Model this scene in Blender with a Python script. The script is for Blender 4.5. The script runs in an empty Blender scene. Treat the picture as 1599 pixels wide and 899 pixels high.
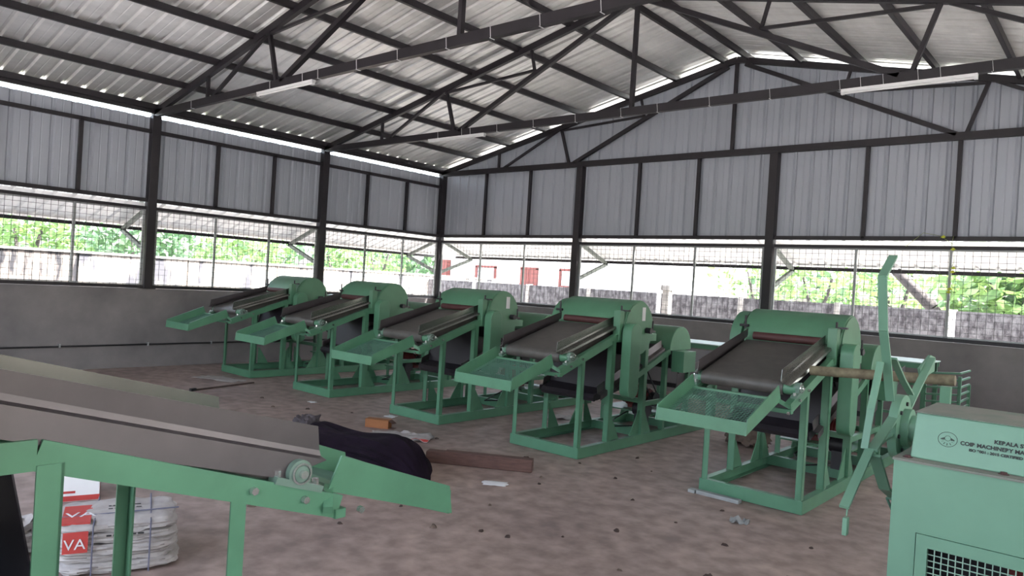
import bpy, math, random
from mathutils import Vector, Matrix
PI = math.pi
random.seed(7)
COL = bpy.context.scene.collection
SC = bpy.context.scene

# ------------------------------------------------------------------ camera
R = ((0.7564, 0.0498, -0.6522), (0.6512, 0.0355, 0.7581), (0.0610, -0.9981, -0.0056))
cam_d = bpy.data.cameras.new('camera'); cam = bpy.data.objects.new('camera', cam_d); COL.objects.link(cam)
cam_d.sensor_width = 36; cam_d.lens = 1141.97 / 1599 * 36; cam_d.clip_start = .05; cam_d.clip_end = 300
xa = Vector([r[0] for r in R]); ya = -Vector([r[1] for r in R]); za = -Vector([r[2] for r in R])
M = Matrix((xa, ya, za)).transposed().to_4x4(); M.translation = (11.466, -10.859, 1.6)
cam.matrix_world = M
SC.camera = cam

# ------------------------------------------------------------------ sky, sun, exposure
w = bpy.data.worlds.new('sky'); SC.world = w; w.use_nodes = True
nt = w.node_tree; bg = nt.nodes['Background']
sky = nt.nodes.new('ShaderNodeTexSky'); sky.sky_type = 'NISHITA'; sky.sun_disc = False
sky.sun_elevation = math.radians(52); sky.sun_rotation = math.radians(70); sky.air_density = 1.0; sky.dust_density = 4.0; sky.ozone_density = 1.0
hs = nt.nodes.new('ShaderNodeHueSaturation'); hs.inputs['Saturation'].default_value = .55
nt.links.new(sky.outputs[0], hs.inputs['Color']); nt.links.new(hs.outputs[0], bg.inputs[0])
bg.inputs[1].default_value = 0.60
sd = bpy.data.lights.new('sun', 'SUN'); sd.energy = 9.0; sd.angle = math.radians(1.0); sd.color = (1, .97, .93)
sun = bpy.data.objects.new('sun', sd); COL.objects.link(sun)
sdir = Vector((math.cos(math.radians(52)) * math.cos(math.radians(22)), math.cos(math.radians(52)) * math.sin(math.radians(22)), math.sin(math.radians(52))))
sun.rotation_euler = sdir.to_track_quat('Z', 'Y').to_euler()
vs = SC.view_settings; vs.view_transform = 'Standard'; vs.look = 'None'; vs.gamma = 1; vs.exposure = 1.82; vs.use_curve_mapping = False

# ------------------------------------------------------------------ materials
def mat(name, c, rough=.6, metal=0., vary=.12, scale=6., bump=0., c2=None, stretch=None, spec=.5, detail=6., coat=0.):
    m = bpy.data.materials.new(name); m.use_nodes = True; n = m.node_tree.nodes; l = m.node_tree.links
    b = n['Principled BSDF']; b.inputs['Roughness'].default_value = rough; b.inputs['Metallic'].default_value = metal
    b.inputs['Specular IOR Level'].default_value = spec
    tc = n.new('ShaderNodeTexCoord'); mp = n.new('ShaderNodeMapping'); l.new(tc.outputs['Object'], mp.inputs[0])
    if stretch: mp.inputs['Scale'].default_value = stretch
    tx = n.new('ShaderNodeTexNoise'); tx.inputs['Scale'].default_value = scale; tx.inputs['Detail'].default_value = detail
    tx.inputs['Roughness'].default_value = .6; l.new(mp.outputs[0], tx.inputs['Vector'])
    rp = n.new('ShaderNodeValToRGB'); l.new(tx.outputs['Fac'], rp.inputs[0])
    rp.color_ramp.elements[0].position = .3; rp.color_ramp.elements[1].position = .7
    a = c2 if c2 else tuple(v * (1 - vary) for v in c); bb = c if c2 else tuple(min(1, v * (1 + vary)) for v in c)
    rp.color_ramp.elements[0].color = (*a, 1); rp.color_ramp.elements[1].color = (*bb, 1)
    l.new(rp.outputs[0], b.inputs['Base Color'])
    if bump:
        bm_ = n.new('ShaderNodeBump'); bm_.inputs['Strength'].default_value = bump; bm_.inputs['Distance'].default_value = .02
        l.new(tx.outputs['Fac'], bm_.inputs['Height']); l.new(bm_.outputs[0], b.inputs['Normal'])
    return m

G = mat('green_paint', (.080, .208, .122), .42, vary=.10, scale=5)
GC = mat('pale_green_cabinet_paint', (.135, .27, .185), .42, vary=.07, scale=3)
GD = mat('dusty_green_paint', (.19, .33, .24), .6, c2=(.24, .27, .21), scale=9)
STEEL = mat('dark_purple_primer', (.012, .009, .0125), .5, vary=.3, scale=8)
GREYST = mat('grey_steel', (.30, .31, .31), .5, metal=.3, scale=10)
WIRE = mat('galvanised_wire', (.07, .07, .07), .6, metal=.2)
ROOF = mat('galvalume_roofing', (.84, .83, .81), .40, metal=.6, vary=.12, scale=3, stretch=(1, .35, 1))
CLAD = mat('grey_cladding', (.375, .398, .445), .5, metal=.15, vary=.015, scale=2, stretch=(1, 1, .3))
AWN = mat('awning_sheeting', (.72, .73, .72), .45, metal=.3, vary=.06, scale=3)
GALV = mat('galvanised_sheet', (.21, .21, .195), .27, metal=.85, vary=.15, scale=3)
BELT = mat('dark_belt', (.040, .036, .036), .62, vary=.25, scale=12)
BELTG = mat('grey_belt', (.075, .068, .062), .5, vary=.2, scale=12)
BLACK = mat('black_rubber', (.012, .012, .014), .6)
BLKP = mat('black_sheet', (.022, .018, .024), .5)
RED = mat('dark_red_paint', (.16, .022, .022), .5)
REDO = mat('red_oxide', (.06, .018, .017), .6)
PLAST = mat('cement_plaster', (.225, .205, .20), .85, c2=(.14, .13, .128), scale=1.6, bump=.15)
WHITE = mat('white_plastic', (.70, .70, .70), .4, vary=.04)
PAPER = mat('paper', (.62, .62, .64), .8, vary=.05)
SACK = mat('woven_white_sack', (.36, .335, .325), .8, vary=.12, scale=18, bump=.2)
SACKR = mat('red_print', (.42, .045, .04), .7)
CARD = mat('orange_cardboard', (.30, .12, .045), .8)
WOODD = mat('dark_wood', (.13, .068, .052), .8, c2=(.075, .038, .032), scale=9, stretch=(1, 6, 6), bump=.3)
POLE = mat('dirty_pole', (.22, .19, .12), .8, c2=(.09, .07, .045), scale=14)
CLOTH = mat('dark_purple_cloth', (.008, .004, .009), 1.0, vary=.4, scale=5, spec=.15)
INK = mat('black_ink', (.02, .02, .02), .7)
HOUSEW = mat('white_house_paint', (.80, .80, .78), .8, vary=.04)
HOUSER = mat('red_brown_shutter', (.13, .032, .026), .6)
BARK = mat('bark', (.075, .065, .062), .9, c2=(.03, .026, .025), scale=10, bump=.5)
CONC = mat('old_concrete_post', (.42, .40, .37), .9, c2=(.20, .19, .18), scale=8)
DEB = mat('debris_brown', (.055, .035, .028), .9, vary=.4)
STONE = mat('brown_stone', (.12, .085, .065), .9, vary=.3)
EARTH = mat('sandy_yard', (.50, .48, .46), .95, c2=(.40, .385, .37), scale=1.2)
BRIGHTST = mat('bright_metal', (.65, .65, .64), .25, metal=.9)

def leafmat(name, c, c2):
    m = mat(name, c, .5, c2=c2, scale=3)
    n = m.node_tree.nodes; l = m.node_tree.links; b = n['Principled BSDF']
    t = n.new('ShaderNodeBsdfTranslucent'); t.inputs[0].default_value = (c[0] * 1.3, c[1] * 1.2, c[2] * 1.1, 1)
    mx = n.new('ShaderNodeMixShader'); mx.inputs[0].default_value = .4
    l.new(b.outputs[0], mx.inputs[1]); l.new(t.outputs[0], mx.inputs[2]); l.new(mx.outputs[0], n['Material Output'].inputs[0])
    return m
LEAF1 = leafmat('bright_leaf', (.15, .25, .085), (.06, .13, .055))
LEAF2 = leafmat('deep_leaf', (.07, .14, .06), (.03, .075, .04))
LEAF3 = leafmat('yellow_leaf', (.28, .34, .12), (.14, .22, .08))

def floor_mat():
    m = mat('stained_floor', (.37, .285, .255), .60, c2=(.25, .188, .172), scale=.75, detail=9, bump=.05)
    n = m.node_tree.nodes; l = m.node_tree.links; b = n['Principled BSDF']
    r = [x for x in n if x.type == 'VALTORGB'][0]
    t2 = n.new('ShaderNodeTexNoise'); t2.inputs['Scale'].default_value = 7; t2.inputs['Detail'].default_value = 10
    mp = [x for x in n if x.type == 'MAPPING'][0]; l.new(mp.outputs[0], t2.inputs['Vector'])
    r2 = n.new('ShaderNodeValToRGB'); r2.color_ramp.elements[0].position = .35; r2.color_ramp.elements[1].position = .68
    r2.color_ramp.elements[0].color = (.62, .60, .60, 1); r2.color_ramp.elements[1].color = (1.12, 1.1, 1.08, 1); l.new(t2.outputs['Fac'], r2.inputs[0])
    mx = n.new('ShaderNodeMix'); mx.data_type = 'RGBA'; mx.blend_type = 'MULTIPLY'; mx.inputs[0].default_value = 1
    l.new(r.outputs[0], mx.inputs[6]); l.new(r2.outputs[0], mx.inputs[7]); l.new(mx.outputs[2], b.inputs['Base Color'])
    return m
FLOOR = floor_mat()
def mould_mat(name, base, dark, sc, stretch, lo, hi):
    m = mat(name, base, .9, c2=dark, scale=sc, stretch=stretch, detail=8, bump=.3)
    r = [x for x in m.node_tree.nodes if x.type == 'VALTORGB'][0]
    r.color_ramp.elements[0].position = lo; r.color_ramp.elements[1].position = hi
    return m
MOULD = mould_mat('mould_streaked_wall', (.56, .50, .44), (.07, .07, .08), 2.2, (1, 1.6, .45), .40, .52)
MOULD_SHADE = mould_mat('mould_with_painted_shade', (.24, .205, .18), (.022, .022, .026), 2.6, (1, 2.2, .35), .42, .55)  # mould streaks, with foliage shade painted into the darker base colour
ROUGHW = mould_mat('rough_grey_wall', (.17, .165, .17), (.05, .045, .05), 13, (1, 1, .6), .38, .62)

# ------------------------------------------------------------------ mesh builder
class MB:
    def __init__(s): s.v = []; s.f = []
    def add(s, v, f):
        o = len(s.v); s.v += [tuple(p) for p in v]; s.f += [tuple(i + o for i in q) for q in f]; return s
    def box(s, x0, x1, y0, y1, z0, z1):
        return s.add([(x0, y0, z0), (x1, y0, z0), (x1, y1, z0), (x0, y1, z0), (x0, y0, z1), (x1, y0, z1), (x1, y1, z1), (x0, y1, z1)],
                     [(3, 2, 1, 0), (4, 5, 6, 7), (0, 1, 5, 4), (1, 2, 6, 5), (2, 3, 7, 6), (3, 0, 4, 7)])
    def beam(s, p, q, w, h, up=(0, 0, 1)):      # w across, h along 'up'
        p = Vector(p); q = Vector(q); d = (q - p).normalized(); u = Vector(up)
        a = d.cross(u)
        if a.length < 1e-4: a = d.cross(Vector((1, 0, 0)))
        a.normalize(); b = a.cross(d).normalized(); a *= w / 2; b *= h / 2
        v = [p - a - b, p + a - b, p + a + b, p - a + b, q - a - b, q + a - b, q + a + b, q - a + b]
        return s.add(v, [(0, 1, 2, 3)[::-1], (4, 5, 6, 7), (0, 4, 5, 1)[::-1], (1, 5, 6, 2)[::-1], (2, 6, 7, 3)[::-1], (3, 7, 4, 0)[::-1]][0:0] or
                     [(3, 2, 1, 0), (4, 5, 6, 7), (0, 1, 5, 4), (1, 2, 6, 5), (2, 3, 7, 6), (3, 0, 4, 7)])
    def channel(s, p, q, w, h, t=.008, up=(0, 0, 1), side=1):   # C section: web + two flanges
        p = Vector(p); q = Vector(q); d = (q - p).normalized(); a = d.cross(Vector(up)).normalized(); b = a.cross(d).normalized()
        s.beam(p, q, t, h, up)
        o = a * (w / 2) * side
        s.beam(p + o + b * (h / 2 - t / 2), q + o + b * (h / 2 - t / 2), w, t, up)
        s.beam(p + o - b * (h / 2 - t / 2), q + o - b * (h / 2 - t / 2), w, t, up); return s
    def angle(s, p, q, w, t=.006, a=(1, 0, 0), b=(0, 1, 0)):    # L section, legs along a and b
        p = Vector(p); q = Vector(q); a = Vector(a); b = Vector(b)
        for u, v_ in ((a, b), (b, a)):
            c = [p, p + u * w, p + u * w + v_ * t, p + v_ * t]; e = [x + (q - p) for x in c]
            s.add(c + e, [(3, 2, 1, 0), (4, 5, 6, 7), (0, 1, 5, 4), (1, 2, 6, 5), (2, 3, 7, 6), (3, 0, 4, 7)])
        return s
    def cyl(s, p, q, r, r2=None, n=16, caps=True):
        p = Vector(p); q = Vector(q); d = (q - p).normalized(); r2 = r if r2 is None else r2
        a = d.orthogonal().normalized(); b = d.cross(a)
        v = []
        for k in range(n):
            t = 2 * PI * k / n; e = a * math.cos(t) + b * math.sin(t); v += [p + e * r, q + e * r2]
        f = [(2 * k, 2 * ((k + 1) % n), 2 * ((k + 1) % n) + 1, 2 * k + 1) for k in range(n)]
        if caps: f += [tuple(2 * k for k in range(n))[::-1], tuple(2 * k + 1 for k in range(n))]
        return s.add(v, f)
    def tube(s, pts, r, n=8):
        for i in range(len(pts) - 1): s.cyl(pts[i], pts[i + 1], r, n=n)
        return s
    def ring(s, c, axis, r0, r1, th, n=28):     # flat washer
        c = Vector(c); d = Vector(axis).normalized(); a = d.orthogonal().normalized(); b = d.cross(a); v = []
        for k in range(n):
            t = 2 * PI * k / n; e = a * math.cos(t) + b * math.sin(t)
            v += [c + e * r0 - d * th / 2, c + e * r1 - d * th / 2, c + e * r1 + d * th / 2, c + e * r0 + d * th / 2]
        f = []
        for k in range(n):
            i = 4 * k; j = 4 * ((k + 1) % n)
            for q in range(4): f.append((i + q, i + (q + 1) % 4, j + (q + 1) % 4, j + q))
        return s.add(v, f)
    def prism_x(s, poly, x0, x1):               # poly in (y,z) extruded along x
        n = len(poly); v = [(x0, y, z) for y, z in poly] + [(x1, y, z) for y, z in poly]
        f = [tuple(range(n))[::-1], tuple(range(n, 2 * n))] + [(i, (i + 1) % n, (i + 1) % n + n, i + n) for i in range(n)]
        return s.add(v, f)
    def prism_y(s, poly, y0, y1):               # poly in (x,z)
        n = len(poly); v = [(x, y0, z) for x, z in poly] + [(x, y1, z) for x, z in poly]
        f = [tuple(range(n)), tuple(range(n, 2 * n))[::-1]] + [(i, i + n, (i + 1) % n + n, (i + 1) % n) for i in range(n)]
        return s.add(v, f)
    def prism_z(s, poly, z0, z1):
        n = len(poly); v = [(x, y, z0) for x, y in poly] + [(x, y, z1) for x, y in poly]
        f = [tuple(range(n))[::-1], tuple(range(n, 2 * n))] + [(i, (i + 1) % n, (i + 1) % n + n, i + n) for i in range(n)]
        return s.add(v, f)
    def strip(s, prof, vec):                    # open profile points swept along vec
        n = len(prof); v = [Vector(p) for p in prof] + [Vector(p) + Vector(vec) for p in prof]
        return s.add(v, [(i, i + 1, i + 1 + n, i + n) for i in range(n - 1)])
    def build(s, name, m, parent=None, smooth=False, bevel=0, solid=0):
        me = bpy.data.meshes.new(name); me.from_pydata(s.v, [], s.f); me.update()
        if m: me.materials.append(m)
        o = bpy.data.objects.new(name, me); COL.objects.link(o)
        if parent: o.parent = parent
        if smooth:
            me.polygons.foreach_set('use_smooth', [True] * len(me.polygons)); me.set_sharp_from_angle(angle=math.radians(38))
        if bevel:
            md = o.modifiers.new('bevel', 'BEVEL'); md.width = bevel; md.segments = 2; md.limit_method = 'ANGLE'
        if solid:
            md = o.modifiers.new('solid', 'SOLIDIFY'); md.thickness = solid; md.offset = 0
        return o

def tag(o, label, cat, group=None):
    o['label'] = label; o['category'] = cat
    if group: o['group'] = group
    return o
def thing(name, label, cat, loc=(0, 0, 0), rz=0, group=None):
    o = bpy.data.objects.new(name, None); COL.objects.link(o); o.location = loc; o.rotation_euler = (0, 0, rz)
    return tag(o, label, cat, group)
def struct(name):
    o = bpy.data.objects.new(name, None); COL.objects.link(o); o['kind'] = 'structure'; return o
def dup(o, parent=None):
    c = o.copy(); COL.objects.link(c); c.parent = parent
    for ch in list(o.children): dup(ch, c)
    return c
def link_mesh(name, me, parent, loc=(0, 0, 0), rot=(0, 0, 0)):
    o = bpy.data.objects.new(name, me); COL.objects.link(o); o.parent = parent; o.location = loc; o.rotation_euler = rot; return o

# ------------------------------------------------------------------ building dimensions
W = 13.0; L = -12.2; XR = 6.5; ZE = 3.85; ZR = 5.29
SL = (ZR - ZE) / XR; ANG = math.atan(SL)
COLY = [0, -3.0, -6.05, -9.1, -12.15]
COLX = [0, 3.62, 7.19, 10.8]
ZS = 1.22; ZG = 2.53; ZG2 = 3.57; ZF = 2.41
def zroof(x): return ZE + SL * (x if x < XR else W - x)

# floor
fl = MB().add([(-.1, L - .1, 0), (W + .1, L - .1, 0), (W + .1, .1, 0), (-.1, .1, 0), (-.1, L - .1, -.12), (W + .1, L - .1, -.12), (W + .1, .1, -.12), (-.1, .1, -.12)],
              [(0, 1, 2, 3), (7, 6, 5, 4), (0, 4, 5, 1), (1, 5, 6, 2), (2, 6, 7, 3), (3, 7, 4, 0)]).build('floor', FLOOR); fl['kind'] = 'structure'
gr = MB().box(-40, 45, -45, 45, -.3, -.125).build('ground', EARTH); gr['kind'] = 'structure'

# corrugated profile
def prof(width, pitch=.25, rib=.028, minor=True):
    pts = [(0, 0)]; n = round(width / pitch)
    for k in range(n):
        a = k * pitch
        pts += [(a + pitch * .36, 0)]
        pts += [(a + .10, 0), (a + .104, .004), (a + .112, .004), (a + .116, 0)] if False else []
        if minor: pts += [(a + pitch * .36 + .006, .004), (a + pitch * .36 + .014, .004), (a + pitch * .36 + .02, 0)]
        pts += [(a + pitch * .72, 0), (a + pitch * .80, rib), (a + pitch * .92, rib), (a + pitch, 0)]
    out = []
    for p in sorted(set(pts)): out.append(p)
    return out

# ceiling: roof sheets on purlins, both slopes
ceil = struct('ceiling')
SLEN = XR / math.cos(ANG) + .32
def roof_mesh():
    b = MB(); pr = prof(1.0)
    b.strip([(0, u, h) for u, h in pr], (SLEN, 0, 0)); me = bpy.data.meshes.new('roof_sheet'); me.from_pydata(b.v, [], b.f); me.materials.append(ROOF); return me
rm = roof_mesh()
DZ = .13     # roof plane above rafter line
for side in (0, 1):
    for k in range(13):
        y0 = .45 - (k + 1) * 1.0
        if side == 0:
            o = link_mesh('roof_sheet', rm, ceil, (-.30, y0, zroof(0) - SL * .30 + DZ), (0, -ANG, 0))
        else:
            o = link_mesh('roof_sheet', rm, ceil, (W + .30, y0 + 1.0, zroof(0) - SL * .30 + DZ), (0, 0, 0))
            o.rotation_mode = 'QUATERNION'
            o.rotation_quaternion = (Matrix.Rotation(PI, 3, 'Z') @ Matrix.Rotation(-ANG, 3, 'Y')).to_quaternion()
PURX = [.06, .98, 1.88, 2.78, 3.68, 4.58, 5.48, 6.3]
for side in (0, 1):
    for x in PURX:
        b = MB(); z = ZE + SL * x + DZ - .055
        X = x if side == 0 else W - x
        b.channel((X, .42, z), (X, L, z), .045, .085, .006, up=(0, 0, 1))
        b.build('purlin', STEEL, ceil)
rc = MB().strip([(XR - .28, .45, zroof(XR - .28) + DZ + .035), (XR, .45, ZR + DZ + .04), (XR + .28, .45, zroof(XR - .28) + DZ + .035)], (0, -13, 0)).build('ridge_cap', ROOF, ceil)

# cladding walls
wl, wb, wr, wf = struct('wall_left'), struct('wall_back'), struct('wall_right'), struct('wall_front')
def sheet(parent, length, z0, ztop, place):
    b = MB(); pr = prof(length, minor=True)
    v = []; n = len(pr)
    for u, h in pr: v.append((u, h, z0))
    for u, h in pr: v.append((u, h, ztop(u)))
    me = bpy.data.meshes.new('cladding_sheet'); me.from_pydata(v, [], [(i, i + 1, i + 1 + n, i + n) for i in range(n - 1)]); me.materials.append(CLAD)
    o = link_mesh('cladding_sheet', me, parent); place(o); return o
# left wall (faces +X): u runs toward -Y
me_l = None
for side, par in ((0, wl), (1, wr)):
    for k in range(13):
        ln = 1.0 if k < 12 else .25
        def place(o, k=k, side=side):
            if side == 0: o.location = (-.05, 0.06 - k * 1.0, 0); o.rotation_euler = (0, 0, -PI / 2); o.scale = (1, -1, 1); o.scale = (1, 1, 1)
            else: o.location = (W + .05, 0.06 - k * 1.0 - ln, 0); o.rotation_euler = (0, 0, PI / 2)
        if side == 0:
            # normal rib direction must be outward (-X): rotating +y by -90deg gives +x, so mirror the rib height
            b = MB(); pr = prof(ln); n = len(pr)
            v = [(-.05 - h, .06 - k - u, 2.5) for u, h in pr] + [(-.05 - h, .06 - k - u, 3.79) for u, h in pr]
            b.add(v, [(i, i + 1, i + 1 + n, i + n) for i in range(n - 1)]); b.build('cladding_sheet', CLAD, par)
        else:
            b = MB(); pr = prof(ln); n = len(pr)
            v = [(W + .05 + h, .06 - k - u, 2.5) for u, h in pr] + [(W + .05 + h, .06 - k - u, 3.79) for u, h in pr]
            b.add(v, [(i, i + 1, i + 1 + n, i + n) for i in range(n - 1)]); b.build('cladding_sheet', CLAD, par)
for par, Y, sgn in ((wb, .06, 1), (wf, L - .06, -1)):
    for k in range(13):
        b = MB(); pr = prof(1.0); n = len(pr)
        if sgn < 0 and 4 <= k <= 10: continue      # unseen tall doorway behind the camera, added and widened for more daylight
        xs = [k + u for u, h in pr]
        v = [(k + u, Y + sgn * h, 2.5) for u, h in pr] + [(k + u, Y + sgn * h, zroof(k + u) + .02) for u, h in pr]
        b.add(v, [(i, i + 1, i + 1 + n, i + n) for i in range(n - 1)]); b.build('cladding_sheet', CLAD, par)
    if sgn < 0:
        for k in range(4, 11):
            pr = prof(1.0); n = len(pr); b = MB()
            v = [(k + u, Y + sgn * h, 3.7) for u, h in pr] + [(k + u, Y + sgn * h, zroof(k + u) + .02) for u, h in pr]
            b.add(v, [(i, i + 1, i + 1 + n, i + n) for i in range(n - 1)]); b.build('cladding_sheet', CLAD, par)
# low masonry
MB().box(-.10, .03, L, .1, 0, ZS - .03).build('low_wall', PLAST, wl)
MB().box(W - .03, W + .10, L, .1, 0, ZS - .03).build('low_wall', PLAST, wr)
MB().box(.03, W - .03, -.03, .10, 0, ZS - .03).build('low_wall', PLAST, wb)
MB().box(.03, 6, L - .1, L + .03, 0, ZS - .03).box(10, W - .03, L - .1, L + .03, 0, ZS - .03).build('low_wall', PLAST, wf)
# girts and mullions
def girt(par, p, q, w=.05, h=.05, name='girt'): MB().beam(p, q, w, h).build(name, STEEL, par)
for par, x in ((wl, 0), (wr, W)):
    for z in (ZG2, ZG): girt(par, (x, 0, z), (x, L, z), .05, .055)
    girt(par, (x, 0, ZE + .02), (x, L, ZE + .02), .05, .05)
    for i in range(4):
        for t in (1 / 3, 2 / 3):
            y = COLY[i] + (COLY[i + 1] - COLY[i]) * t
            MB().beam((x, y, ZG), (x, y, ZG2), .05, .05, (0, 1, 0)).build('mullion', STEEL, par)
for par, y in ((wb, 0), (wf, L)):
    segs = [(0, W)] if par is wb else [(0, 6), (10, W)]
    for a, c in segs: girt(par, (a, y, ZG), (c, y, ZG), .05, .055)
    xs = [1.27, 2.43, 4.85, 5.95, 8.49, 9.60, 12.0]
    for x in xs:
        if par is wf and 6 <= x <= 10: continue
        MB().beam((x, y, ZG), (x, y, ZE - .04), .05, .05, (0, 1, 0)).build('mullion', STEEL, par)

# windows: steel frame, mullions, welded mesh
wn = [0]
def window(p0, p1, axis):          # axis 'y' on left/right walls (const x) or 'x'
    wn[0] += 1; root = struct('window_%d' % wn[0])
    c, a0, a1 = p0, p1[0], p1[1]
    def P(u, z, d=0): return (c + d, u, z) if axis == 'y' else (u, c + d, z)
    MB().beam(P(a0, ZF), P(a1, ZF), .05, .045).build('top_rail', STEEL, root)
    MB().beam(P(a0, ZS), P(a1, ZS), .06, .05).build('bottom_rail', STEEL, root)
    fr = MB()
    for u in (a0 + .02 * (1 if a1 > a0 else -1), a1 - .02 * (1 if a1 > a0 else -1)):
        fr.beam(P(u, ZS, .0), P(u, ZF, .0), .03, .03, (0, 1, 0))
    fr.beam(P(a0, ZF - .035), P(a1, ZF - .035), .025, .02); fr.beam(P(a0, ZS + .035), P(a1, ZS + .035), .025, .015)
    fr.build('mesh_frame', GREYST, root)
    n = 3
    for k in (1, 2):
        u = a0 + (a1 - a0) * k / 3
        MB().beam(P(u, ZS), P(u, ZF), .032, .032, (0, 1, 0)).build('mullion', GREYST, root)
    g = MB(); ln = abs(a1 - a0); r = .0023; d = .02 if axis == 'y' else .02
    m_ = int(ln / .09)
    for k in range(1, m_):
        u = a0 + (a1 - a0) * k / m_; g.beam(P(u, ZS + .02, d), P(u, ZF - .02, d), 2 * r, 2 * r, (0, 1, 0))
    for k in range(1, 14):
        z = ZS + .02 + (ZF - ZS - .04) * k / 14; g.beam(P(a0, z, d), P(a1, z, d), 2 * r, 2 * r)
    o = g.build('wire_mesh', WIRE, root); o['kind'] = 'stuff'
CW = .075
for x in (0, W):
    for i in range(4): window(x, (COLY[i] - CW, COLY[i + 1] + CW), 'y')
for i in range(4):
    a = COLX[i] + CW; c = (COLX[i + 1] - CW) if i < 3 else W - CW
    window(0, (a, c), 'x')
for a, c in ((CW, COLX[1] - CW), (COLX[1] + CW, 6 - CW), (10 + CW, W - CW)): window(L, (a, c), 'x')

# columns
def column(x, y, label, z1=ZE, z0=ZS - .03):
    t = thing('steel_column', label, 'column', (x, y, 0))
    MB().box(-.065, .065, -.065, .065, z0 + .006, z1 - .04 if z1 < 4 else z1).build('post', STEEL, t, bevel=.008)
    MB().box(-.10, .10, -.10, .10, z0, z0 + .008).build('base_plate', STEEL, t)
    return t
cl = ['dark steel column in the far corner where the two mesh-windowed walls meet', 'dark column on the left wall carrying the farther roof truss',
      'dark column on the left wall carrying the nearer roof truss', 'dark steel column on the left wall outside the frame', 'dark steel corner column at the near left']
for y, l_ in zip(COLY, cl): column(0.0, y, l_)
for y, l_ in zip(COLY, ['far right corner', 'second bay from the back', 'middle', 'fourth bay', 'near right corner']): column(W, y, 'dark steel column on the right side wall, ' + l_)
bl = {3.62: 'dark column of the back wall behind the second green machine from the right', 7.19: 'dark column of the back wall behind the rightmost green machine, under the right half of gable', 10.8: 'dark column of the back wall at the right outside the frame'}
for x in COLX[1:]: column(x, 0, bl[x])
for x in (3.62, 6, 10): column(x, L, 'dark steel column of the near wall behind the camera at %s' % {3.62: 'the left', 6: 'the left post of the added doorway', 10: 'the right post of the added doorway'}[x], z0=ZS - .03 if x == 3.62 else 0)

# ------------------------------------------------------------------ trusses
def truss(y, label, ties=()):
    t = thing('roof_truss', label, 'truss', (0, y, ZE))
    def P(x, z): return (x, 0, z - ZE)
    cb = .10; rw = .06
    MB().beam(P(-.02, ZE), P(W + .02, ZE), rw, cb).build('bottom_chord', STEEL, t)
    for s in (0, 1):
        f = (lambda x: x) if s == 0 else (lambda x: W - x)
        MB().beam(P(f(-.1), ZE + .02 - .1 * SL), P(f(XR), ZR + .02), rw, .09).build('rafter', STEEL, t)
        for a, b_, w_ in (((1.6, ZE), (1.6, ZE + 1.6 * SL), .04), ((3.35, ZE), (3.12, ZE + 3.12 * SL), .045), ((1.66, ZE), (3.05, ZE + 3.0 * SL), .04),
                          ((3.45, ZE + .03), (6.36, ZR - .07), .06), ((3.16, ZE + 3.1 * SL - .03), (4.9, 4.60), .035), ((4.88, 4.60), (4.80, ZE + 4.8 * SL), .035)):
            MB().beam(P(f(a[0]), a[1]), P(f(b_[0]), b_[1]), w_, w_).build('web_strut', STEEL, t)
    MB().beam(P(XR, ZE), P(XR, ZR), .05, .05, (0, 1, 0)).build('king_post', STEEL, t)
    for x in ties:
        b = MB(); h = cb / 2 + .003; q = rw / 2 + .003
        for (a, c) in (((-q, -h), (q, -h)), ((q, -h), (q, h)), ((q, h), (-q, h)), ((-q, h), (-q, -h))):
            b.beam((x, a[0], a[1]), (x + (.012 if a[1] != c[1] else 0), c[0], c[1]), .006, .003, (1, 0, 0))
        b.build('cable_tie', WHITE, t)
    return t
truss(-.02, 'dark steel gable truss against the back wall cladding')
truss(COLY[1], 'dark steel roof truss second from the back wall, tube light at each side', (3.01, 3.53, 3.71, 4.25, 4.93, 5.65, 6.36, 6.88, 7.56, 8.27, 9.0, 9.2, 9.41, 9.72, 9.91, 10.33))
truss(COLY[2], 'nearest dark steel roof truss, crossing the top of the picture with one tube light', (1.19, 3.24, 3.94, 4.25, 4.96, 5.63, 6.34, 6.91, 7.48, 8.1))
truss(COLY[3], 'dark steel roof truss overhead, outside the picture')
truss(L + .02, 'dark steel gable truss of the near wall behind the camera')
def tube_light(x0, x1, y, label):
    t = thing('tube_light', label, 'light', ((x0 + x1) / 2, y - .01, ZE - .05), 0, None)
    h = (x1 - x0) / 2
    MB().prism_x([(-.03, 0), (.03, 0), (.022, -.028), (-.022, -.028)], -h, h).build('batten', WHITE, t)
    MB().cyl((-h + .03, 0, -.036), (h - .03, 0, -.036), .013, n=12).build('tube', WHITE, t, smooth=True)
    MB().box(-h, -h + .03, -.02, .02, -.052, -.02).box(h - .03, h, -.02, .02, -.052, -.02).build('lamp_holder', WHITE, t)
tube_light(2.95, 4.15, COLY[2], 'white unlit tube light under the nearest truss at upper left')
tube_light(2.80, 4.0, COLY[1], 'small white unlit tube light under the second truss, left half')
tube_light(9.02, 10.22, COLY[1], 'long white unlit tube light under the second truss at upper right')

# black conduit along left wall
b = MB(); b.tube([(.055, -9.5, .33), (.055, -6, .345), (.055, -3, .36), (.055, -.1, .37)], .012)
cnd = thing('conduit_pipe', 'thin black pipe clipped along the foot of the left grey wall', 'pipe', (0, 0, 0)); b.build('pipe', BLACK, cnd)
for y in (-7.2, -6.0, -5.0, -4.0, -3.0, -2.0):
    MB().box(.03, .07, y - .012, y + .012, .325, .375).build('clip', GREYST, cnd)

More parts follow.
